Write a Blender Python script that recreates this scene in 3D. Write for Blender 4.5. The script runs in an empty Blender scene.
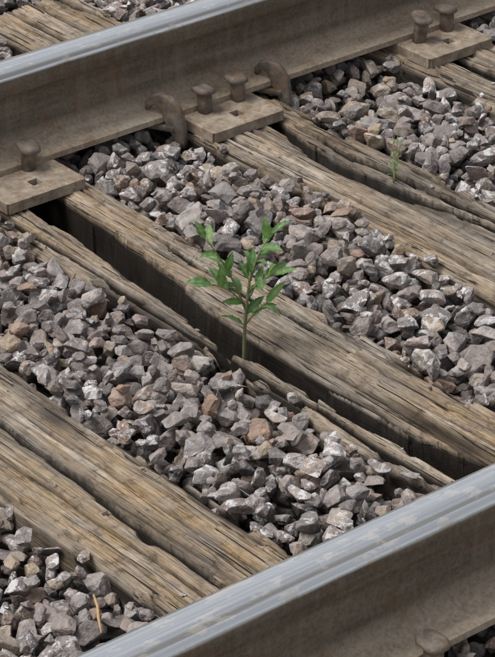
import bpy, bmesh, math, random
import numpy as np
from mathutils import Vector, Matrix, noise as mnoise
from mathutils import Euler
random.seed(7); rng=np.random.default_rng(7)
scene=bpy.context.scene
G=1.435; H=.1855
# ------------------------------------------------------------ helpers
def link(o,parent=None):
    scene.collection.objects.link(o)
    if parent: o.parent=parent
    return o
def empty(name,loc=(0,0,0)):
    e=bpy.data.objects.new(name,None); e.location=loc; e.empty_display_size=.05
    return link(e)
def np_mesh(name,verts,faces=None,tris=None,quads=None):
    me=bpy.data.meshes.new(name)
    verts=np.asarray(verts,dtype=np.float32)
    F=quads if quads is not None else tris
    if F is not None:
        F=np.asarray(F,dtype=np.int32); k=F.shape[1]
        me.vertices.add(len(verts)); me.vertices.foreach_set('co',verts.ravel())
        me.loops.add(F.size); me.loops.foreach_set('vertex_index',F.ravel())
        me.polygons.add(len(F)); me.polygons.foreach_set('loop_start',np.arange(0,F.size,k,dtype=np.int32))
        me.update(calc_edges=True)
    else:
        me.from_pydata([tuple(map(float,v)) for v in verts],[],faces); me.update()
    return me
def smooth(me,s=True):
    me.polygons.foreach_set('use_smooth',[s]*len(me.polygons))
_tab=rng.random((4096,)).astype(np.float64)
def _h(i,j,s):
    n=(i.astype(np.int64)*374761393+j.astype(np.int64)*668265263+s*982451653)
    n=(n^(n>>13))*1274126177
    n=n^(n>>16)
    return _tab[(n&4095)]
def vn(x,y,s=0):
    xi=np.floor(x);yi=np.floor(y);fx=x-xi;fy=y-yi
    fx=fx*fx*(3-2*fx);fy=fy*fy*(3-2*fy)
    a=_h(xi,yi,s);b=_h(xi+1,yi,s);c=_h(xi,yi+1,s);d=_h(xi+1,yi+1,s)
    return (a*(1-fx)+b*fx)*(1-fy)+(c*(1-fx)+d*fx)*fy
def fbm(x,y,s=0,o=4):
    t=0;a=.5;n=0
    for k in range(o):
        t=t+a*vn(x*2**k,y*2**k,s+k*17);n+=a;a*=.5
    return t/n
# ------------------------------------------------------------ materials
def mat(name):
    m=bpy.data.materials.new(name); m.use_nodes=True
    nt=m.node_tree; b=nt.nodes['Principled BSDF']
    return m,nt,b
def N(nt,t,**k):
    n=nt.nodes.new(t)
    for a,v in k.items(): setattr(n,a,v)
    return n
def L(nt,a,b): nt.links.new(a,b)
def coords(nt,scale=(1,1,1)):
    g=N(nt,'ShaderNodeNewGeometry'); m=N(nt,'ShaderNodeMapping'); m.inputs['Scale'].default_value=scale
    L(nt,g.outputs['Position'],m.inputs['Vector']); return m.outputs['Vector']
def noise(nt,vec,scale,detail=4,rough=.55,dist=0.):
    n=N(nt,'ShaderNodeTexNoise'); n.inputs['Scale'].default_value=scale; n.inputs['Detail'].default_value=detail
    n.inputs['Roughness'].default_value=rough; n.inputs['Distortion'].default_value=dist
    L(nt,vec,n.inputs['Vector']); return n.outputs['Fac']
def ramp(nt,fac,stops,interp='LINEAR'):
    r=N(nt,'ShaderNodeValToRGB'); r.color_ramp.interpolation=interp
    e=r.color_ramp.elements
    while len(e)<len(stops): e.new(.5)
    for i,(p,c) in enumerate(stops):
        e[i].position=p
        if not hasattr(c,'__len__'): c=(c,c,c)
        e[i].color=(*c,1)
    L(nt,fac,r.inputs['Fac']); return r.outputs['Color']
def mix(nt,fac,a,b,mode='MIX'):
    m=N(nt,'ShaderNodeMix',data_type='RGBA',blend_type=mode)
    for s,v in ((0,fac),(6,a),(7,b)):
        if isinstance(v,bpy.types.NodeSocket): L(nt,v,m.inputs[s])
        elif s==0: m.inputs[0].default_value=v
        else: m.inputs[s].default_value=(*(v if hasattr(v,'__len__') else (v,v,v)),1)
    return m.outputs[2]
def math_(nt,op,a,b=None,clamp=False):
    m=N(nt,'ShaderNodeMath',operation=op); m.use_clamp=clamp
    for i,v in enumerate((a,b)):
        if v is None: continue
        if isinstance(v,bpy.types.NodeSocket): L(nt,v,m.inputs[i])
        else: m.inputs[i].default_value=v
    return m.outputs[0]
def attr(nt,name):
    a=N(nt,'ShaderNodeAttribute'); a.attribute_name=name; return a.outputs['Fac']
def bump(nt,b,h,strength,dist):
    n=N(nt,'ShaderNodeBump'); n.inputs['Strength'].default_value=strength; n.inputs['Distance'].default_value=dist
    L(nt,h,n.inputs['Height']); L(nt,n.outputs['Normal'],b.inputs['Normal'])
def normz(nt):
    g=N(nt,'ShaderNodeNewGeometry'); s=N(nt,'ShaderNodeSeparateXYZ'); L(nt,g.outputs['Normal'],s.inputs[0]); return s.outputs['Z']

def mat_wood():
    m,nt,b=mat('weathered_wood')
    c=coords(nt)
    w=noise(nt,coords(nt,(9,1.6,9)),1,2)
    sx=N(nt,'ShaderNodeSeparateXYZ');L(nt,c,sx.inputs[0])
    wx=math_(nt,'ADD',sx.outputs['X'],math_(nt,'MULTIPLY',w,.02))
    cb=N(nt,'ShaderNodeCombineXYZ');L(nt,wx,cb.inputs['X']);L(nt,sx.outputs['Y'],cb.inputs['Y']);L(nt,sx.outputs['Z'],cb.inputs['Z'])
    def gm(scale):
        mp=N(nt,'ShaderNodeMapping');mp.inputs['Scale'].default_value=scale;L(nt,cb.outputs[0],mp.inputs['Vector']);return mp.outputs['Vector']
    g1=noise(nt,gm((480,16,480)),1,4,.7)
    g2=noise(nt,gm((50,2.2,50)),1,3,.65)
    blot=noise(nt,coords(nt,(14,6,14)),1,3,.6)
    base=ramp(nt,g2,[(.25,(.16,.121,.088)),(.42,(.285,.223,.163)),(.56,(.40,.322,.243)),(.75,(.53,.445,.355))])
    grey=ramp(nt,g2,[(.25,(.15,.13,.112)),(.5,(.32,.278,.235)),(.75,(.51,.46,.40))])
    base=mix(nt,ramp(nt,blot,[(.40,.05),(.62,.95)]),base,grey)
    och=mix(nt,g1,(.31,.195,.085),(.48,.33,.165))
    base=mix(nt,math_(nt,'MULTIPLY',attr(nt,'ochre'),ramp(nt,noise(nt,coords(nt,(40,12,40)),1,3),[(.38,.1),(.62,.9)]),True),base,och)
    base=mix(nt,1.,base,ramp(nt,g1,[(.34,.32),(.45,.82),(.56,1.08),(.7,1.32)]),'MULTIPLY')
    dirt=noise(nt,c,38,4,.75)
    base=mix(nt,1.,base,ramp(nt,dirt,[(.33,.5),(.45,.95),(.7,1.15)]),'MULTIPLY')
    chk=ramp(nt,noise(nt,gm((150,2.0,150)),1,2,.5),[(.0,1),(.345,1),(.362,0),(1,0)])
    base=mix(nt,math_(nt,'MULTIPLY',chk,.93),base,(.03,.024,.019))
    base=mix(nt,math_(nt,'MULTIPLY',attr(nt,'cav'),.94),base,(.030,.024,.019))  # dirt colour in grooves and cracks, plus painted shade in the wide gaps
    # shade painted into the wood colour, near black with depth inside the splits
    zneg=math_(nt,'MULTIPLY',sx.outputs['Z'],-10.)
    split_shade=math_(nt,'MULTIPLY',ramp(nt,zneg,[(.10,0),(.19,1)]),attr(nt,'istop'))
    base=mix(nt,math_(nt,'MULTIPLY',split_shade,.95),base,(.014,.011,.009))
    base=mix(nt,math_(nt,'MULTIPLY',attr(nt,'stain'),.85),base,(.045,.04,.036))
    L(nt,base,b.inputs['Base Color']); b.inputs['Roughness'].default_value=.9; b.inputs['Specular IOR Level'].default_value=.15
    h=math_(nt,'SUBTRACT',math_(nt,'ADD',g1,math_(nt,'MULTIPLY',dirt,.3)),math_(nt,'MULTIPLY',chk,1.0))
    bump(nt,b,h,1.,.0032)
    return m
def mat_stone():
    m,nt,b=mat('crushed_stone')
    c=coords(nt)
    rnd=attr(nt,'rnd')
    base=ramp(nt,rnd,[(0,(.10,.090,.088)),(.14,(.245,.205,.188)),(.28,(.155,.136,.132)),(.40,(.31,.275,.258)),(.52,(.225,.172,.152)),(.64,(.255,.236,.23)),(.76,(.34,.258,.175)),(.84,(.19,.162,.155)),(.93,(.27,.172,.12)),(1,(.36,.33,.31))])
    n1=noise(nt,c,50,4,.68)
    base=mix(nt,1.,base,ramp(nt,n1,[(.28,.45),(.5,.98),(.72,1.5)]),'MULTIPLY')
    n2=noise(nt,c,260,3,.65)
    base=mix(nt,math_(nt,'MULTIPLY',ramp(nt,n2,[(.55,0),(.66,1)]),.32),base,(.50,.465,.445))
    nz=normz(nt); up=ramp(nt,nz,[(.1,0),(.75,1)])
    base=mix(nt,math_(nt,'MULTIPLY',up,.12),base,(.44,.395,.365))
    cl=ramp(nt,noise(nt,c,3.2,2,.6),[(.40,.15),(.54,1)])
    fl=ramp(nt,noise(nt,c,62,4,.72,.6),[(.525,0),(.555,1)])
    sel=ramp(nt,math_(nt,'FRACT',math_(nt,'MULTIPLY',rnd,17.3)),[(.35,.0),(.45,1)])
    spl=math_(nt,'MULTIPLY',math_(nt,'MULTIPLY',fl,cl),math_(nt,'MULTIPLY',ramp(nt,nz,[(-.1,0),(.3,1)]),sel))
    base=mix(nt,math_(nt,'MULTIPLY',spl,.78),base,(.68,.675,.68))
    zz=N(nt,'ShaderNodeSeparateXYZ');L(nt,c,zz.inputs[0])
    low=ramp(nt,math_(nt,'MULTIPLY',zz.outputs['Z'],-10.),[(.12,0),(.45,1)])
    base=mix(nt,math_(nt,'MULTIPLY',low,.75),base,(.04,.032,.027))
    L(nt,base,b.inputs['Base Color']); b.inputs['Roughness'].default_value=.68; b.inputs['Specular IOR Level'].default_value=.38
    bump(nt,b,math_(nt,'ADD',n1,math_(nt,'MULTIPLY',n2,.4)),.9,.005)
    return m
def mat_rail(yc):
    m,nt,b=mat('rail_steel')
    c=coords(nt)
    g=N(nt,'ShaderNodeNewGeometry');s=N(nt,'ShaderNodeSeparateXYZ');L(nt,g.outputs['Position'],s.inputs[0])
    z=s.outputs['Z']
    nb=noise(nt,coords(nt,(3,12,30)),1,4,.65)
    nf=noise(nt,c,160,4,.7)
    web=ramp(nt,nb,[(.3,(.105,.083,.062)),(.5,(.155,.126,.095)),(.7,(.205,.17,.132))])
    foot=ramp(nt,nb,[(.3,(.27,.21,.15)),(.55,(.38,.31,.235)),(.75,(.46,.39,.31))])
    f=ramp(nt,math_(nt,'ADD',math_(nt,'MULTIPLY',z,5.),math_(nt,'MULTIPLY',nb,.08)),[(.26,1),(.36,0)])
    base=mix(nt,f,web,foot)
    base=mix(nt,1.,base,ramp(nt,nf,[(.3,.7),(.6,1.14)]),'MULTIPLY')
    rust=ramp(nt,noise(nt,c,18,4,.78),[(.52,0),(.64,1)])
    base=mix(nt,math_(nt,'MULTIPLY',rust,.45),base,(.17,.088,.043))
    drip=ramp(nt,noise(nt,coords(nt,(45,10,5)),1,3,.6),[(.5,0),(.7,1)])
    base=mix(nt,math_(nt,'MULTIPLY',drip,.2),base,(.33,.29,.24))
    nz=normz(nt)
    isH=ramp(nt,math_(nt,'ADD',math_(nt,'MULTIPLY',z,5.),math_(nt,'MULTIPLY',math_(nt,'SUBTRACT',nb,.5),.06)),[(.855,0),(.88,1)])
    worn=math_(nt,'MULTIPLY',isH,ramp(nt,nz,[(.05,0),(.3,1)]))
    streak=noise(nt,coords(nt,(1.5,140,60)),1,4,.65)
    off=math_(nt,'ABSOLUTE',math_(nt,'SUBTRACT',s.outputs['Y'],yc+(-.004 if yc>-.5 else .004)))
    band=ramp(nt,math_(nt,'ADD',math_(nt,'MULTIPLY',off,20.),math_(nt,'MULTIPLY',math_(nt,'SUBTRACT',streak,.5),.3)),[(.36,1),(.46,0),(.56,0),(.62,1)])
    hd=ramp(nt,streak,[(.3,(.60,.61,.62)),(.5,(.74,.75,.76)),(.7,(.86,.87,.88))])
    dull=ramp(nt,streak,[(.3,(.26,.25,.235)),(.7,(.44,.43,.41))])
    hd=mix(nt,band,dull,hd)
    smear=ramp(nt,noise(nt,coords(nt,(22,50,10)),1,4,.72),[(.55,0),(.62,1)])
    hd=mix(nt,math_(nt,'MULTIPLY',smear,.45),hd,(.38,.33,.27))
    L(nt,mix(nt,worn,base,hd),b.inputs['Base Color'])
    mt=math_(nt,'SUBTRACT',.9,math_(nt,'MULTIPLY',smear,.4))
    L(nt,math_(nt,'MULTIPLY',worn,mt),b.inputs['Metallic'])
    rr=mix(nt,worn,(.85,.85,.85),mix(nt,band,(.45,.45,.45),ramp(nt,streak,[(.3,.18),(.7,.32)])))
    L(nt,rr,b.inputs['Roughness']); b.inputs['Specular IOR Level'].default_value=.25
    bump(nt,b,nf,.3,.0008)
    return m
def mat_iron(name,c1,c2,c3,rough=.7):
    m,nt,b=mat(name); c=coords(nt)
    n1=noise(nt,c,40,4,.65)
    base=ramp(nt,n1,[(.3,c1),(.5,c2),(.72,c3)])
    base=mix(nt,math_(nt,'MULTIPLY',ramp(nt,noise(nt,c,55,4,.75),[(.49,0),(.60,1)]),.6),base,(.20,.115,.06))
    L(nt,base,b.inputs['Base Color']); b.inputs['Roughness'].default_value=rough; b.inputs['Specular IOR Level'].default_value=.3
    bump(nt,b,noise(nt,c,300,3,.7),.7,.0012)
    return m
def mat_ground():
    m,nt,b=mat('gravel_ground'); c=coords(nt)
    n=noise(nt,c,30,5,.7)
    near=ramp(nt,n,[(.3,(.05,.043,.04)),(.7,(.13,.115,.105))])
    grass=ramp(nt,noise(nt,c,4,5,.7),[(.3,(.04,.06,.02)),(.7,(.10,.11,.05))])
    g=N(nt,'ShaderNodeNewGeometry');s=N(nt,'ShaderNodeSeparateXYZ');L(nt,g.outputs['Position'],s.inputs[0])
    d=math_(nt,'ABSOLUTE',math_(nt,'ADD',s.outputs['Y'],.7))
    f=ramp(nt,math_(nt,'MULTIPLY',d,.1),[(.35,0),(.5,1)])
    L(nt,mix(nt,f,near,grass),b.inputs['Base Color']); b.inputs['Roughness'].default_value=.95
    bump(nt,b,n,1,.02)
    return m
def mat_leaf():
    m,nt,b=mat('leaf_green'); c=coords(nt)
    n=noise(nt,c,60,2,.6)
    base=ramp(nt,attr(nt,'rnd'),[(0,(.06,.14,.042)),(.5,(.11,.22,.068)),(1,(.20,.33,.12))])
    base=mix(nt,1.,base,ramp(nt,n,[(.3,.7),(.7,1.25)]),'MULTIPLY')
    base=mix(nt,math_(nt,'MULTIPLY',attr(nt,'vein'),.5),base,(.28,.37,.18))
    L(nt,base,b.inputs['Base Color']); b.inputs['Roughness'].default_value=.45
    out=nt.nodes['Material Output']
    t=N(nt,'ShaderNodeBsdfTranslucent'); L(nt,mix(nt,1.,base,(1.3,1.5,.7),'MULTIPLY'),t.inputs['Color'])
    ms=N(nt,'ShaderNodeMixShader'); ms.inputs[0].default_value=.35
    L(nt,b.outputs[0],ms.inputs[1]);L(nt,t.outputs[0],ms.inputs[2]);L(nt,ms.outputs[0],out.inputs['Surface'])
    return m
def mat_plain(name,col,rough=.7):
    m,nt,b=mat(name)
    n=noise(nt,coords(nt),120,3)
    L(nt,mix(nt,n,tuple(v*.7 for v in col),tuple(v*1.25 for v in col)),b.inputs['Base Color']); b.inputs['Roughness'].default_value=rough
    return m
YF=.0355; YN=-G-.0355
M_wood=mat_wood();M_stone=mat_stone();M_railF=mat_rail(YF);M_railN=mat_rail(YN);M_ground=mat_ground();M_leaf=mat_leaf()
M_plate=mat_iron('tie_plate_iron',(.18,.142,.105),(.29,.24,.185),(.41,.355,.285),.85)
M_spike=mat_iron('spike_iron',(.075,.06,.05),(.145,.12,.10),(.26,.225,.19),.65)
M_stem=mat_plain('plant_stem',(.20,.20,.09)); M_twig=mat_plain('dry_twig',(.45,.30,.14)); M_weed=mat_plain('weed_green',(.24,.26,.12))

# ------------------------------------------------------------ ground
me=np_mesh('ground',[(-200,-200,-.075),(200,-200,-.075),(200,200,-.075),(-200,200,-.075)],faces=[(0,1,2,3)])
me.materials.append(M_ground); link(bpy.data.objects.new('ground',me))

# ------------------------------------------------------------ sleepers
Y0,Y1=.62,-2.05
def gap(X,Y,lo,hi,depth,s,jag=.007):
    ly=np.array(lo);hy=np.array(hi)
    yl=np.interp(-Y,ly[:,0],ly[:,1]); yh=np.interp(-Y,hy[:,0],hy[:,1])
    act=(yh-yl)>.0005
    yl=yl+(fbm(Y*12,Y*0+3,s,4)-.5)*2*jag
    yh=yh+(fbm(Y*12,Y*0+9,s+5,4)-.5)*2*jag
    yh=yh+(vn(Y*7,Y*0,s+8)>.62)*.004; yl=yl-(vn(Y*6,Y*0,s+6)>.66)*.005
    w=(yh-yl)/2; c=(yh+yl)/2
    on=(w>0)&act
    d=np.abs(X-c)-w
    inside=np.clip(-d/.0016+.4,0,1)*on
    rim=np.exp(-np.clip(d,0,1)/.008)*on*(.002+.006*vn(Y*20,X*60,s+4))
    cut=np.minimum(depth,(np.clip(w,0,1)*2)*6+.01)
    cv=np.clip(-d/.001+1.2,0,1)*on
    return -inside*cut-rim*(inside<1), cv
def sleeper(i,xl,xr,seed,gaps=(),hi=True,ochre=None,stain=None,rough=1.,cracks=7):
    nx,ny=(170,520) if hi else (30,80)
    y=np.linspace(Y0,Y1,ny)
    ns=9 if hi else 4
    u=np.linspace(0,1,nx)
    wob=lambda s:(fbm(y*3,y*0,s,4)-.5)*.022+(vn(y*22,y*0,s+9)-.5)*.004
    L_=xl+wob(seed);R_=xr+wob(seed+40)
    U,Yg=np.meshgrid(u,y)
    X=L_[:,None]+(R_-L_)[:,None]*U
    s=seed*3
    warp=X+(fbm(X*8,Yg*1.6,s+1,2)-.5)*.022
    h=(fbm(X*6,Yg*2,s+2,3)-.5)*.010
    gr=fbm(warp*120,Yg*5,s+3,3); h+=(gr-.5)*.007*rough
    gr2=fbm(warp*330,Yg*12,s+4,2); h+=(gr2-.5)*.006*rough
    act=np.clip((fbm(X*5,Yg*1.2,s+9,2)-.36)/.2,.15,1)
    v=vn(warp*45,Yg*1.7,s+5); groove=np.clip((.27-v)/.27,0,1)*act; h-=groove*.012*rough
    v2=vn(warp*85,Yg*2.6,s+6); g2=np.clip((.18-v2)/.18,0,1)*act; h-=g2*.011*rough
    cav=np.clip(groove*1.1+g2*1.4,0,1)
    fl=vn(warp*30,Yg*4,s+7); h-=.004*rough*(np.clip((fl-.55)/.03,0,1))
    if hi:
        rr=np.random.default_rng(seed)
        for k in range(cracks):
            c0=rr.uniform(xl+.012,xr-.012)
            w=np.clip(vn(Yg*rr.uniform(1.2,2.6),Yg*0,s+300+k)-.40,0,1)*rr.uniform(.005,.011)
            d=np.abs(warp+(vn(Yg*9,Yg*0,s+320+k)-.5)*.004-.003-c0)-w
            ins=np.clip(-d/.0012+.2,0,1)*(w>0.0003)
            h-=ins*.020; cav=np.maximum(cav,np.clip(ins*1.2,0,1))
    for e,(dist) in enumerate((X-L_[:,None],R_[:,None]-X)):
        r=.004+.018*fbm(Yg*6,Yg*0,s+20+e,3)**1.5*1.6
        q=np.clip(1-dist/r,0,1); h-=q*q*r*.7
        chip=np.clip((fbm(Yg*9,X*30,s+30+e,3)-.54)/.06,0,1)*np.clip(1.2-dist/.03,0,1); h-=chip*.016
        cav=np.maximum(cav,chip*.6)
    for k,(lo,hi_,dep) in enumerate(gaps):
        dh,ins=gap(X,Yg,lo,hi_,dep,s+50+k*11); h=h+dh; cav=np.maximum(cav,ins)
    zs=np.linspace(-.15,0,ns,endpoint=False)
    def side(edge,sgn,hedge,sd):
        Z,Ys=np.meshgrid(zs,y)
        off=(fbm(Ys*4,Z*90,sd,4)-.5)*.014-np.clip((.3-vn(Ys*2.5,Z*60,sd+3))/.3,0,1)*.008
        x=edge[:,None]-sgn*(-off)
        zz=Z+(hedge[:,None])*(1+Z/.15)
        return x,Ys,zz
    xa,ya,za=side(L_,-1,h[:,0],s+70); xb,yb,zb=side(R_,1,h[:,-1],s+80)
    PX=np.hstack([xa,X,xb[:,::-1]]);PY=np.hstack([ya,Yg,yb[:,::-1]]);PZ=np.hstack([za,h,zb[:,::-1]])
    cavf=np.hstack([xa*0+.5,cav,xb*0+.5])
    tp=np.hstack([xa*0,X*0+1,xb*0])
    n=PX.shape[1]
    idx=np.arange(ny*n).reshape(ny,n)
    q=np.stack([idx[:-1,:-1],idx[1:,:-1],idx[1:,1:],idx[:-1,1:]],-1).reshape(-1,4)
    V=np.stack([PX,PY,PZ],-1).reshape(-1,3)
    nm='railway_sleeper'
    me=np_mesh(nm,V,quads=q)
    bm=bmesh.new();bm.from_mesh(me);bm.verts.ensure_lookup_table()
    for row,rv in ((0,False),(ny-1,True)):
        vs=[bm.verts[k] for k in idx[row]]
        try: bm.faces.new(vs if rv else vs[::-1])
        except Exception: pass
    bm.to_mesh(me);bm.free()
    oc=np.zeros_like(PX); st=np.zeros_like(PX)
    if ochre is not None: oc=oc+ochre(PX,PY)
    if stain is not None: st=st+stain(PX,PY)
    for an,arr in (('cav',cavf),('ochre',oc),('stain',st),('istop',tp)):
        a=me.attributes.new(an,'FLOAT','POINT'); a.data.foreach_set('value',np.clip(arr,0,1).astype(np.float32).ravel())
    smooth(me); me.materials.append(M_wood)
    o=bpy.data.objects.new(nm,me); link(o); return o
ed=lambda X,Y:np.clip((Y+.45)/.4,0,1)*.75
C_lo=[(-.1,.01),(0,-.012),(.11,-.020),(.27,-.034),(.42,-.048),(.56,-.053),(.66,-.058),(.73,-.070),(.78,-.056),(.99,-.062),(1.1,-.060),(1.2,-.060),(1.5,-.03),(1.7,-.0)]
C_hi=[(-.1,.01),(0,.026),(.11,.040),(.15,.038),(.35,.018),(.54,-.004),(.63,-.018),(.69,-.022),(.80,-.028),(.92,-.032),(1.08,-.028),(1.15,-.008),(1.21,.004),(1.5,.0),(1.7,0)]
def bl(X,Y,x,y,rx,ry): return np.exp(-((X-x)/rx)**2-((Y-y)/ry)**2)
SL=[]
def addS(*a,**k): SL.append((a[1],a[2])); return sleeper(*a,**k)
SC=addS(0,-.110,.118,11,gaps=[(C_lo,C_hi,.10),
     ([(.62,-.082),(.75,-.094),(.95,-.088),(1.1,-.090)],[(.62,-.082),(.75,-.085),(.95,-.079),(1.1,-.090)],.03),
     ([(.3,.07),(.5,.062),(.9,.066)],[(.3,.07),(.5,.067),(.9,.066)],.02)],
     ochre=lambda X,Y:np.maximum(ed(X,Y)*.8,np.maximum(bl(X,Y,.05,-.3,.05,.25)*.6,bl(X,Y,.04,-1.15,.08,.15)*.8)),stain=lambda X,Y:bl(X,Y,.1,-.1,.02,.1)*.4,rough=1.1,cracks=9)
addS(1,.350,.590,23,gaps=[([(-.05,.505),(.11,.498),(.31,.465),(.48,.481),(.68,.515),(.95,.52),(1.2,.5)],[(-.05,.505),(.11,.524),(.31,.492),(.48,.508),(.68,.535),(.95,.537),(1.2,.5)],.07),
     ([(.15,.535),(.3,.515),(.5,.525),(.7,.55)],[(.15,.535),(.3,.531),(.5,.543),(.7,.55)],.04)],
     ochre=lambda X,Y:np.maximum(ed(X,Y)*.5,bl(X,Y,.38,-.55,.04,.3)*.7),stain=lambda X,Y:bl(X,Y,.5,-.35,.05,.25)*.6,rough=1.,cracks=9)
addS(2,-.588,-.360,37,gaps=[([(.3,-.47),(.5,-.475),(.68,-.475),(.94,-.483),(1.2,-.493),(1.6,-.48)],[(.3,-.47),(.5,-.466),(.68,-.464),(.94,-.472),(1.2,-.479),(1.6,-.48)],.05)],
     ochre=lambda X,Y:np.maximum(.15,np.maximum(bl(X,Y,-.42,-1.0,.05,.3),bl(X,Y,-.53,-1.0,.05,.3))*.85),
     stain=lambda X,Y:np.maximum(bl(X,Y,-.40,-.72,.02,.06),bl(X,Y,-.47,-.8,.012,.4)*.8),rough=.6,cracks=6)
addS(3,.855,1.075,51,gaps=[([(-.05,.97),(.2,.95),(.4,.955),(.7,.96)],[(-.05,.97),(.2,.975),(.4,.972),(.7,.96)],.05)],ochre=lambda X,Y:ed(X,Y)*.4,rough=1.2,cracks=10)
for k in list(range(-14,-1))+list(range(3,20)):
    x=.0075+.478*k; near=-4<k<6
    addS(k,x-.115,x+.115,100+(k+20)*13,gaps=[([(.0,x),(.4,x-.01),(.9,x+.0),(1.3,x)],[(.0,x),(.4,x+.004),(.9,x+.012),(1.3,x)],.05)] if near else (),hi=near,ochre=lambda X,Y:ed(X,Y)*.5)

# ------------------------------------------------------------ rails
def rail(yc,M):
    half=[(-.0705,.020),(-.0705,.0300),(-.066,.0325),(-.045,.0375),(-.024,.045),(-.0135,.054),(-.0095,.070),(-.0085,.100),(-.0095,.126),(-.0135,.136),(-.022,.1405),(-.0335,.1435),(-.0355,.1465),(-.0352,.170),(-.0335,.1772),(-.029,.1815),(-.021,.1840),(-.010,.1853)]
    prof=half+[(0,.1856)]+[(-a,z) for a,z in half[::-1]]
    xs=list(np.arange(-14,16.01,.5)); n=len(prof)
    V=[(x,yc+a,z) for x in xs for a,z in prof]
    F=[]
    for i in range(len(xs)-1):
        for j in range(n):
            F.append((i*n+j,(i+1)*n+j,(i+1)*n+(j+1)%n,i*n+(j+1)%n))
    F+= [tuple(range(n)),tuple(range(n*(len(xs)-1),n*len(xs)))[::-1]]
    me=np_mesh('rail',V,faces=F); 
    bm=bmesh.new();bm.from_mesh(me);bmesh.ops.recalc_face_normals(bm,faces=bm.faces)
    bm.to_mesh(me);bm.free()
    smooth(me); me.materials.append(M)
    o=bpy.data.objects.new('steel_rail',me); link(o)
    md=o.modifiers.new('es','EDGE_SPLIT'); md.split_angle=math.radians(38)
rail(YF,M_railF); rail(YN,M_railN)

# ------------------------------------------------------------ tie plates, spikes, anchors
def plate_mesh():
    xs=[-.082,-.078,-.048,-.028,-.008,.012,.030,.050,.078,.082]; ys=[-.164,-.160,-.134,-.114,.114,.134,.160,.164]
    hole=lambda i,j:(i==4 and j==2) or (i==2 and j==4)
    bm=bmesh.new(); t=.017
    g={}
    for i,x in enumerate(xs):
        for j,y in enumerate(ys):
            ei=i in(0,len(xs)-1); ej=j in(0,len(ys)-1)
            z=t-.004 if (ei or ej) else t - .003*max(0,(abs(y)-.09)/.07)
            xx,yy=x,y
            if ei and ej: xx*=.94; yy*=.975
            g[i,j]=bm.verts.new((xx,yy,z))
    for i in range(len(xs)-1):
        for j in range(len(ys)-1):
            if hole(i,j): continue
            bm.faces.new((g[i,j],g[i+1,j],g[i+1,j+1],g[i,j+1]))
    be=[e for e in bm.edges if e.is_boundary]
    r=bmesh.ops.extrude_edge_only(bm,edges=be)
    for v in r['geom']:
        if isinstance(v,bmesh.types.BMVert): v.co.z=-.006
    bmesh.ops.recalc_face_normals(bm,faces=bm.faces)
    me=bpy.data.meshes.new('plate'); bm.to_mesh(me); bm.free(); me.materials.append(M_plate); return me
PM=plate_mesh()
def ring_loft(rings,name,m,sm=True):
    n=len(rings[0]);V=[p for r in rings for p in r];F=[]
    for i in range(len(rings)-1):
        for j in range(n): F.append((i*n+j,i*n+(j+1)%n,(i+1)*n+(j+1)%n,(i+1)*n+j))
    F.append(tuple(range(n))[::-1]);F.append(tuple(range(n*(len(rings)-1),n*len(rings))))
    me=np_mesh(name,V,faces=F);smooth(me,sm);me.materials.append(m);return me
def superell(cx,cy,a,b,z,p=2.,n=28,tilt=0.):
    o=[]
    for k in range(n):
        t=2*math.pi*k/n;c,s=math.cos(t),math.sin(t)
        x=a*math.copysign(abs(c)**(2/p),c);y=b*math.copysign(abs(s)**(2/p),s)
        o.append((cx+x,cy+y,z+tilt*y))
    return o
def spike_mesh(h):
    k=.92
    R=[superell(0,0,.0105,.0105,-.01,5),superell(0,0,.0108,.0108,h-.019,5),superell(0,.0,.0112,.0115,h-.0135,4),superell(0,.001,.0145*k,.0165*k,h-.0115,3),
       superell(0,.003,.0195*k,.022*k,h-.0105,2.6,tilt=.10),superell(0,.004,.0212*k,.0240*k,h-.009,2.5,tilt=.12),
       superell(0,.004,.0210*k,.0236*k,h-.0045,2.5,tilt=.12),superell(0,.004,.0180*k,.0205*k,h-.0016,2.4,tilt=.10),superell(0,.004,.010*k,.011*k,h-.0003,2.2,tilt=.04),superell(0,.004,.002,.002,h,2)]
    me=ring_loft(R,'spike',M_spike)
    for v in me.vertices:
        n_=mnoise.noise(v.co*70+Vector((h*900,0,0)))*.0014
        v.co.x+=n_; v.co.y-=n_*.8; v.co.z+=n_*.8
    return me
SM=[spike_mesh(.050),spike_mesh(.045),spike_mesh(.057)]
def assembly(x,yc,inner_spikes,seed):
    e=empty('tie_plate',(x,yc,0))
    p=bpy.data.objects.new('plate',PM); link(p,e); p.location=(0,0,.004)
    r=random.Random(seed)
    for dx,y,k in inner_spikes:
        s=bpy.data.objects.new('spike',SM[k]); link(s,e); s.location=(dx,y-yc,.018)
        s.rotation_euler=(r.uniform(-.12,.12),r.uniform(-.12,.12),(0 if y<yc else math.pi)+r.uniform(-.3,.3))
for k in range(-14,20):
    x={0:.008,1:.450,2:.966,-1:-.474}.get(k,.0075+.478*k)
    if k==1: inn=[(-.039,-.049,0),(.040,-.046,0)]
    elif k==0: inn=[(.022,-.040,0)]
    elif k==2: inn=[(-.044,-.054,2),(.036,-.048,0)]
    else: inn=[(-.035,-.047,0),(.037,-.048,1)]
    assembly(x,YF,inn+[(-.03,YF+.083,1)],k)
    nn=[(-.035,YN+.083,0),(.037,YN+.084,1)]
    out=[(.060,YN-.090,1)] if k==-1 else [(-.02,YN-.083,1)]
    assembly(x,YN,nn+out,k+100)
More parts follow.
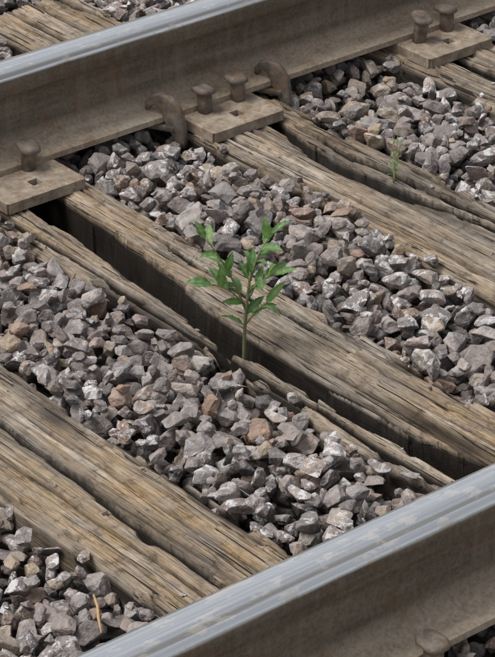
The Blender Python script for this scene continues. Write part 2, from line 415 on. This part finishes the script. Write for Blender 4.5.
def anchor(x,yc,s,rot=0,sc=1.):
    P=[(.036,.032,.004),(.034,.043,.0075),(.025,.052,.0105),(.011,.054,.0145),(-.003,.047,.0185),(-.013,.035,.021),(-.019,.020,.021),(-.024,.004,.019),(-.030,-.012,.015),(-.035,-.028,.010),(-.038,-.040,.006)]
    rings=[]
    for k,(y,z,w) in enumerate(P):
        a=P[max(k-1,0)];b=P[min(k+1,len(P)-1)]
        ty,tz=b[0]-a[0],b[1]-a[1];l=math.hypot(ty,tz);ny,nz=-tz/l,ty/l
        hx=.008
        ring=[]
        for t in range(20):
            an=2*math.pi*t/20;c,ss=math.cos(an),math.sin(an)
            cx=hx*math.copysign(abs(c)**.35,c);cw=w*math.copysign(abs(ss)**.45,ss)
            ring.append((cx*sc,(y+ny*cw)*sc,(z+nz*cw)*sc))
        rings.append(ring)
    me=ring_loft(rings,'clip_body',M_spike)
    bm=bmesh.new();bm.from_mesh(me);bmesh.ops.recalc_face_normals(bm,faces=bm.faces);bm.to_mesh(me);bm.free()
    e=empty('rail_anchor',(x,yc+s*(-.0705),.012)); e.rotation_euler=(0,0,(0 if s==1 else math.pi)+rot)
    o=bpy.data.objects.new('clip_body',me); link(o,e)
    t=ring_loft([superell(0,0,.010,.006,z_,5,16) for z_ in (-.02,.13)],'tongue',M_spike)
    o2=bpy.data.objects.new('tongue',t);link(o2,e);o2.rotation_euler=(math.radians(-90),0,0);o2.location=(0,0,-.002)
for k in (-5,-3,1,3,5):
    x={1:.450}.get(k,.0075+.478*k)
    anchor(x-.118,YF,1,rot=.5,sc=.92);anchor(x+.130,YF,1,rot=.45,sc=.85)
    anchor(x-.12,YN,-1);anchor(x+.12,YN,-1)

# ------------------------------------------------------------ ballast
RES=.005
def base_rock(sd):
    r=random.Random(sd)
    ax=(1,r.uniform(.55,.9),r.uniform(.36,.68))
    if sd%3==0:
        bm=bmesh.new()
        for k in range(r.randint(9,13)):
            n=Vector((r.gauss(0,1),r.gauss(0,1),r.gauss(0,1))).normalized()
            bm.verts.new([n[i]*ax[i]*r.uniform(.85,1.05) for i in range(3)])
        bmesh.ops.convex_hull(bm,input=bm.verts)
    else:
        bm=bmesh.new(); bmesh.ops.create_icosphere(bm,subdivisions=1,radius=1.15)
        rot=Euler((r.uniform(0,6),r.uniform(0,6),0)).to_matrix()
        for v in bm.verts:
            q=rot@v.co; v.co=Vector([q[i]*ax[i] for i in range(3)])
        for k in range(r.randint(7,11)):
            n=Vector((r.gauss(0,1),r.gauss(0,1),r.gauss(0,1))).normalized()
            sup=math.sqrt(sum((n[i]*ax[i])**2 for i in range(3)))
            d=sup*r.uniform(.5,.88)
            g=bm.verts[:]+bm.edges[:]+bm.faces[:]
            bmesh.ops.bisect_plane(bm,geom=g,plane_co=n*d,plane_no=n,clear_outer=True,dist=1e-5)
            vs=[v.co.copy() for v in bm.verts]
            bm.free();bm=bmesh.new()
            for v in vs: bm.verts.new(v)
            bmesh.ops.remove_doubles(bm,verts=bm.verts,dist=.06)
            bmesh.ops.convex_hull(bm,input=bm.verts)
            bmesh.ops.dissolve_limit(bm,angle_limit=.12,verts=bm.verts,edges=bm.edges)
    loose=[v for v in bm.verts if not v.link_faces]
    bmesh.ops.delete(bm,geom=loose,context='VERTS')
    bm.normal_update()
    planes=[(np.array(f.normal),float(f.normal.dot(f.calc_center_median()))) for f in bm.faces]
    planes=[(n,d) if d>0 else (-n,-d) for n,d in planes]
    try: bmesh.ops.bevel(bm,geom=bm.edges[:],offset=r.uniform(.02,.045),segments=1,affect='EDGES',profile=.6)
    except Exception: pass
    lo=bm.copy(); bmesh.ops.triangulate(lo,faces=lo.faces)
    bmesh.ops.triangulate(bm,faces=bm.faces)
    for _ in range(2):
        long=[e for e in bm.edges if e.calc_length()>.28]
        bmesh.ops.subdivide_edges(bm,edges=long,cuts=1); bmesh.ops.triangulate(bm,faces=bm.faces)
    off=Vector((sd*3.1,0,0))
    for v in bm.verts:
        d=mnoise.noise(v.co*2.2+off)*.09+mnoise.noise(v.co*6+off)*.04
        v.co+=v.co.normalized()*d
    out=[]
    for b in (bm,lo):
        b.verts.ensure_lookup_table();b.verts.index_update()
        out.append((np.array([v.co[:] for v in b.verts]),np.array([[v.index for v in f.verts] for f in b.faces if len(f.verts)==3],dtype=np.int32)))
        b.free()
    return planes,out
NR=45
rocks=[base_rock(s) for s in range(NR)]
variants=[]
for vi in range(360):
    planes,out=rocks[vi%NR]
    sc=rng.choice([.011,.015,.020,.026,.032,.038,.044],p=[.08,.13,.18,.23,.20,.12,.06])*rng.uniform(.92,1.08)
    e_=rng.uniform(0,6.283,3)
    if rng.random()<.55: e_[0]=rng.normal(0,.35)+(math.pi if rng.random()<.5 else 0); e_[1]=rng.normal(0,.35)
    Rm=np.array(Euler([float(a) for a in e_]).to_matrix())
    nrm=np.array([p[0] for p in planes])@Rm.T; dd=np.array([p[1] for p in planes])*sc
    n=int(math.ceil(sc*1.25/RES)); ax=(np.arange(-n,n+1))*RES
    XX,YY=np.meshgrid(ax,ax,indexing='ij')
    up=np.full(XX.shape,1.);dn=np.full(XX.shape,-1.);ok=np.ones(XX.shape,bool)
    for nn,d in zip(nrm,dd):
        if nn[2]>.02: up=np.minimum(up,(d-nn[0]*XX-nn[1]*YY)/nn[2])
        elif nn[2]<-.02: dn=np.maximum(dn,(d-nn[0]*XX-nn[1]*YY)/nn[2])
        else: ok&=(nn[0]*XX+nn[1]*YY)<=d
    ok&=(up-dn)>.002
    if ok.sum()<4: continue
    variants.append((up,dn,ok,n,[(v@Rm.T*sc,f) for v,f in out],sc))
bx0,bx1,by0,by1=-2.1,3.1,-2.4,1.4
nxg=int(round((bx1-bx0)/RES));nyg=int(round((by1-by0)/RES))
hm=np.full((nxg,nyg),-.075)
gx=bx0+(np.arange(nxg)+.5)*RES; gy=by0+(np.arange(nyg)+.5)*RES
insl=np.zeros(nxg,bool)
for a,b_ in SL: insl|=(gx>a+.010)&(gx<b_-.010)
ymask=(gy<Y0)&(gy>Y1)
hm[np.ix_(insl,ymask)]=.004
tgtn=fbm(gx[:,None]*3+0*gy[None,:],gy[None,:]*3+0*gx[:,None],5,3)
target=.006+(tgtn-.5)*.05
for yc in (YF,YN):
    m=(np.abs(gy-yc)<.075); target[:,m]=np.minimum(target[:,m],-.006)
own=np.full((nxg,nyg),-1,int)
placed=[]
free=~np.outer(insl,ymask)
cand=np.argwhere(free)
NT=60000; rej=0
for it in range(NT):
    best=None
    for t in range(5):
        ci,cj=cand[rng.integers(len(cand))]
        vi=rng.integers(len(variants)); rot=rng.integers(4)
        up,dn,ok,n,_,_s=variants[vi]
        if ci-n<0 or cj-n<0 or ci+n+1>nxg or cj+n+1>nyg: continue
        okr=np.rot90(ok,rot);dnr=np.rot90(dn,rot);upr=np.rot90(up,rot)
        sub=hm[ci-n:ci+n+1,cj-n:cj+n+1]
        diff=np.where(okr,sub-dnr,-9)
        z=float(diff.max())-.002
        top=z+float(upr[okr].max())
        ex=top-target[ci,cj]
        if best is None or ex<best[0]: best=(ex,ci,cj,vi,rot,z,okr,upr,n)
    if best is None: continue
    ex,ci,cj,vi,rot,z,okr,upr,n=best
    if ex>.012:
        rej+=1
        if rej>4500: break
        continue
    sub=hm[ci-n:ci+n+1,cj-n:cj+n+1]; new=np.where(okr,z+upr,-9)
    w=new>sub
    sub[w]=new[w]; own[ci-n:ci+n+1,cj-n:cj+n+1][w]=len(placed)
    placed.append((gx[ci],gy[cj],z,vi,rot))
ids,cnt=np.unique(own[own>=0],return_counts=True)
VV=[];FF=[];RR=[];base=0
def addstone(x,y,z,vi,rot,hi,k=1.):
    global base
    v,f=variants[vi][4][0 if hi else 1]
    a=rot*math.pi/2; cz_,sz_=round(math.cos(a)),round(math.sin(a))
    vr=np.stack([v[:,0]*cz_-v[:,1]*sz_, v[:,0]*sz_+v[:,1]*cz_, v[:,2]],-1)*k
    VV.append(vr+np.array([x,y,z])); FF.append(f+base); RR.append(np.full(len(v),rng.random())); base+=len(v)
for pid,c in zip(ids,cnt):
    if c<2: continue
    x,y,z,vi,rot=placed[pid]
    addstone(x,y,z,vi,rot,(-1.2<x<1.6) and (-1.75<y<.8))
# grit: small chips lying on the sleepers and in the rotten split
small=[i for i,v in enumerate(variants) if v[5]<.017]
for k in range(110):
    a_,b_=SL[rng.integers(4)]
    e=rng.random()<.75
    x=(a_+abs(rng.normal(0,.02))+.01 if rng.random()<.5 else b_-abs(rng.normal(0,.02))-.01) if e else rng.uniform(a_,b_)
    kk=rng.uniform(.15,.40) if rng.random()<.93 else .7
    vi=small[rng.integers(len(small))]
    addstone(x,rng.uniform(-1.38,-.14),.0+.2*variants[vi][5]*kk,vi,rng.integers(4),False,kk)
for k in range(60):
    y_=rng.uniform(-1.35,-.1); lo_=np.interp(-y_,[p[0] for p in C_lo],[p[1] for p in C_lo]);hi_=np.interp(-y_,[p[0] for p in C_hi],[p[1] for p in C_hi])
    vi=small[rng.integers(len(small))]; addstone(rng.uniform(lo_+.004,hi_-.004),y_,-.085,vi,rng.integers(4),False,rng.uniform(.4,1.))
V=np.concatenate(VV);F=np.concatenate(FF);R=np.concatenate(RR)
me=np_mesh('ballast_gravel',V,tris=F)
a=me.attributes.new('rnd','FLOAT','POINT');a.data.foreach_set('value',R.astype(np.float32))
smooth(me,False); me.materials.append(M_stone)
link(bpy.data.objects.new('ballast_gravel',me))
print('STONES',len(placed),'visible',len(VV),'tris',len(F),'iters',it)

# ------------------------------------------------------------ sapling
def tube(pts,rad,name,m,parent,n=8):
    rings=[]
    for k,p in enumerate(pts):
        p=Vector(p);a=Vector(pts[max(k-1,0)]);b=Vector(pts[min(k+1,len(pts)-1)]);t=(b-a).normalized()
        s=t.orthogonal().normalized();q=t.cross(s)
        rings.append([tuple(p+(s*math.cos(w)+q*math.sin(w))*rad[k]) for w in [2*math.pi*i/n for i in range(n)]])
    me=ring_loft(rings,name,m);o=bpy.data.objects.new(name,me);link(o,parent);return o
Rv=Vector((.78,-.63,0));Dv=Vector((.63,.78,0))
def W(r,d,z): return Rv*r+Dv*d+Vector((0,0,z))
def bez(P,n):
    out=[]
    for i in range(n):
        t=i/(n-1);q=[Vector(p) for p in P]
        while len(q)>1: q=[q[j].lerp(q[j+1],t) for j in range(len(q)-1)]
        out.append(q[0])
    return out
LV=[];LF=[];LR=[];LVe=[]
def leaf(base,direc,nrm,length,width,droop,rnd):
    d=direc.normalized(); s=d.cross(nrm).normalized(); u=s.cross(d).normalized()
    ns=17; b0=len(LV); p=base.copy(); ang=0
    for i in range(ns):
        t=i/(ns-1)
        w=width*.5*(math.sin(math.pi*min(1,t**.8*1.0))**.75 if t<.999 else 0)
        if 0<i<ns-1: w*= 1+(.13 if i%2 else -.10)
        w=max(w,.0008)
        dd=(d*math.cos(ang)-u*math.sin(ang)); uu=(u*math.cos(ang)+d*math.sin(ang))
        for j,(k,ve) in enumerate(((-1,0),(-.5,.0),(0,1),(.5,0),(1,0))):
            fold=abs(k)*.35*w+ .12*w*math.sin(i*1.3+k*2)
            LV.append(p+s*(k*w)+uu*fold); LR.append(rnd);LVe.append(ve)
        p=p+dd*(length/(ns-1)); ang+=droop/(ns-1)
    for i in range(ns-1):
        for j in range(4):
            a=b0+i*5+j; LF.append((a,a+1,a+6,a+5))
sap=empty('green_sapling',(-.050,-.733,0))
rs=random.Random(5)
stems=[ ([W(0,0,-.08),W(-.004,0,.02),W(.004,0,.07),W(.010,.0,.125)],.0032,.002,5,(.45,.95)),
        ([W(.002,0,.06),W(-.012,.004,.10),W(-.030,0,.145),W(-.058,-.004,.185)],.002,.001,9,(.1,1.)),
        ([W(.010,0,.11),W(.015,.0,.14),W(.025,.003,.165),W(.044,.0,.190)],.0018,.001,9,(.0,1.)),
        ([W(.002,0,.035),W(.012,-.01,.055),W(.022,-.012,.070),W(.034,-.015,.080)],.0018,.001,5,(.3,1.)),
        ([W(.0,0,.07),W(-.02,-.01,.10),W(-.035,-.014,.11),W(-.050,-.02,.115)],.0016,.001,5,(.3,1.)),
        ([W(.008,0,.09),W(.02,-.01,.11),W(.032,-.014,.125),W(.046,-.02,.130)],.0016,.001,5,(.3,1.)),]
for cp,r0,r1,nl,(ta,tb) in stems:
    P=bez(cp,12);tube([tuple(p) for p in P],[r0+(r1-r0)*k/11 for k in range(12)],'stem',M_stem,sap)
    for k in range(nl):
        t=ta+(tb-ta)*(k/(nl-1)); f=t*11;i=min(int(f),10);p=P[i].lerp(P[i+1],f-i);tan=(P[i+1]-P[i]).normalized()
        side=(1 if k%2 else -1)
        lat=tan.cross(Vector((0,0,1)))
        if lat.length<.1: lat=Rv.copy()
        lat=lat.normalized(); 
        rot=Matrix.Rotation(rs.uniform(-1.1,1.1),3,tan); lat=rot@lat
        last=(k==nl-1)
        d=(tan*(1.2 if last else rs.uniform(.5,.9))+lat*side*(0.1 if last else 1)+Vector((0,0,rs.uniform(.1,.5)))).normalized()
        nrm=(Vector((0,0,1))+Vector((rs.uniform(-.5,.5)-.3,rs.uniform(-.5,.5)-.4,0))).normalized()
        if abs(d.dot(nrm))>.92: nrm=-Dv+Vector((0,0,.3))
        ln=rs.uniform(.028,.048)*(0.85 if t<.4 else 1)
        leaf(p,d,nrm,ln,ln*rs.uniform(.30,.40),rs.uniform(.3,1.2),rs.random()*.7+(.3 if t>.7 else 0))
me=np_mesh('leaves',[tuple(v) for v in LV],quads=LF)
for nm,arr in (('rnd',LR),('vein',LVe)):
    a=me.attributes.new(nm,'FLOAT','POINT');a.data.foreach_set('value',np.array(arr,dtype=np.float32))
smooth(me);me.materials.append(M_leaf);o=bpy.data.objects.new('leaves',me);link(o,sap)
wd=empty('small_weed',(.512,-.446,-.01))
LV.clear();LF.clear();LR.clear();LVe.clear()
for k in range(8):
    a=rs.uniform(0,6.28);h=rs.uniform(.04,.10) if k else .115;sp=rs.uniform(.015,.045) if k else .008
    P=bez([Vector((0,0,0)),Vector((sp*.3*math.cos(a),sp*.3*math.sin(a),h*.6)),Vector((sp*math.cos(a),sp*math.sin(a),h))],8)
    tube([tuple(p) for p in P],[.0009-.0005*i/7 for i in range(8)],'stalk',M_weed,wd,5)
    for j in range(4):
        p=P[3+j];b=rs.uniform(0,6.28)
        leaf(p,Vector((math.cos(b),math.sin(b),.6)),Vector((0,0,1)),rs.uniform(.008,.016),.003,.5,.9)
me=np_mesh('weed_leaves',[tuple(v) for v in LV],quads=LF)
for nm,arr in (('rnd',LR),('vein',LVe)):
    a=me.attributes.new(nm,'FLOAT','POINT');a.data.foreach_set('value',np.array(arr,dtype=np.float32))
smooth(me);me.materials.append(M_leaf);link(bpy.data.objects.new('weed_leaves',me),wd)
tw=empty('dry_twig',(-.66,-1.185,.014))
tube([tuple(Rv*r+Dv*d+Vector((0,0,z))) for r,d,z in ((-.006,.02,.012),(0,.0,.008),(.002,-.02,.004),(.007,-.05,.001))],[.0014,.002,.0022,.0012],'twig',M_twig,tw)

# ------------------------------------------------------------ light, world
w=bpy.data.worlds.new('World');scene.world=w;w.use_nodes=True
nt=w.node_tree;bg=nt.nodes['Background'];sky=nt.nodes.new('ShaderNodeTexSky');sky.sky_type='NISHITA';sky.sun_disc=False
EL=math.radians(60); 
sundir_az=math.radians(150)
sky.sun_elevation=EL; sky.sun_rotation=math.pi/2-sundir_az; sky.air_density=1.;sky.dust_density=3.
hs=nt.nodes.new('ShaderNodeHueSaturation');hs.inputs['Saturation'].default_value=.25
nt.links.new(sky.outputs[0],hs.inputs['Color'])
nt.links.new(hs.outputs[0],bg.inputs['Color']);bg.inputs['Strength'].default_value=.15
ld=bpy.data.lights.new('sun','SUN');ld.energy=2.2;ld.angle=math.radians(22);ld.color=(1,.97,.93)
lo=bpy.data.objects.new('sun',ld);link(lo)
dv=Vector((math.cos(EL)*math.cos(sundir_az),math.cos(EL)*math.sin(sundir_az),math.sin(EL)))
lo.rotation_euler=dv.to_track_quat('Z','Y').to_euler()
scene.view_settings.view_transform='Standard';scene.view_settings.look='None';scene.view_settings.exposure=0
# ------------------------------------------------------------ camera
cx,cy,cz,yaw,pitch,roll,f=-2.3374,-3.5963,2.0407,.8955,.5024,-.01,2730.8
fw=Vector((math.cos(pitch)*math.cos(yaw),math.cos(pitch)*math.sin(yaw),-math.sin(pitch)))
r=Vector((math.sin(yaw),-math.cos(yaw),0));u=r.cross(fw)
r2=r*math.cos(roll)+u*math.sin(roll);u2=-r*math.sin(roll)+u*math.cos(roll)
M=Matrix((r2,u2,-fw)).transposed().to_4x4();M.translation=Vector((cx,cy,cz))
cd=bpy.data.cameras.new('camera');co=bpy.data.objects.new('camera',cd);link(co);co.matrix_world=M
cd.sensor_fit='VERTICAL';cd.sensor_height=24;cd.lens=24*f/657;cd.clip_end=1000
scene.camera=co
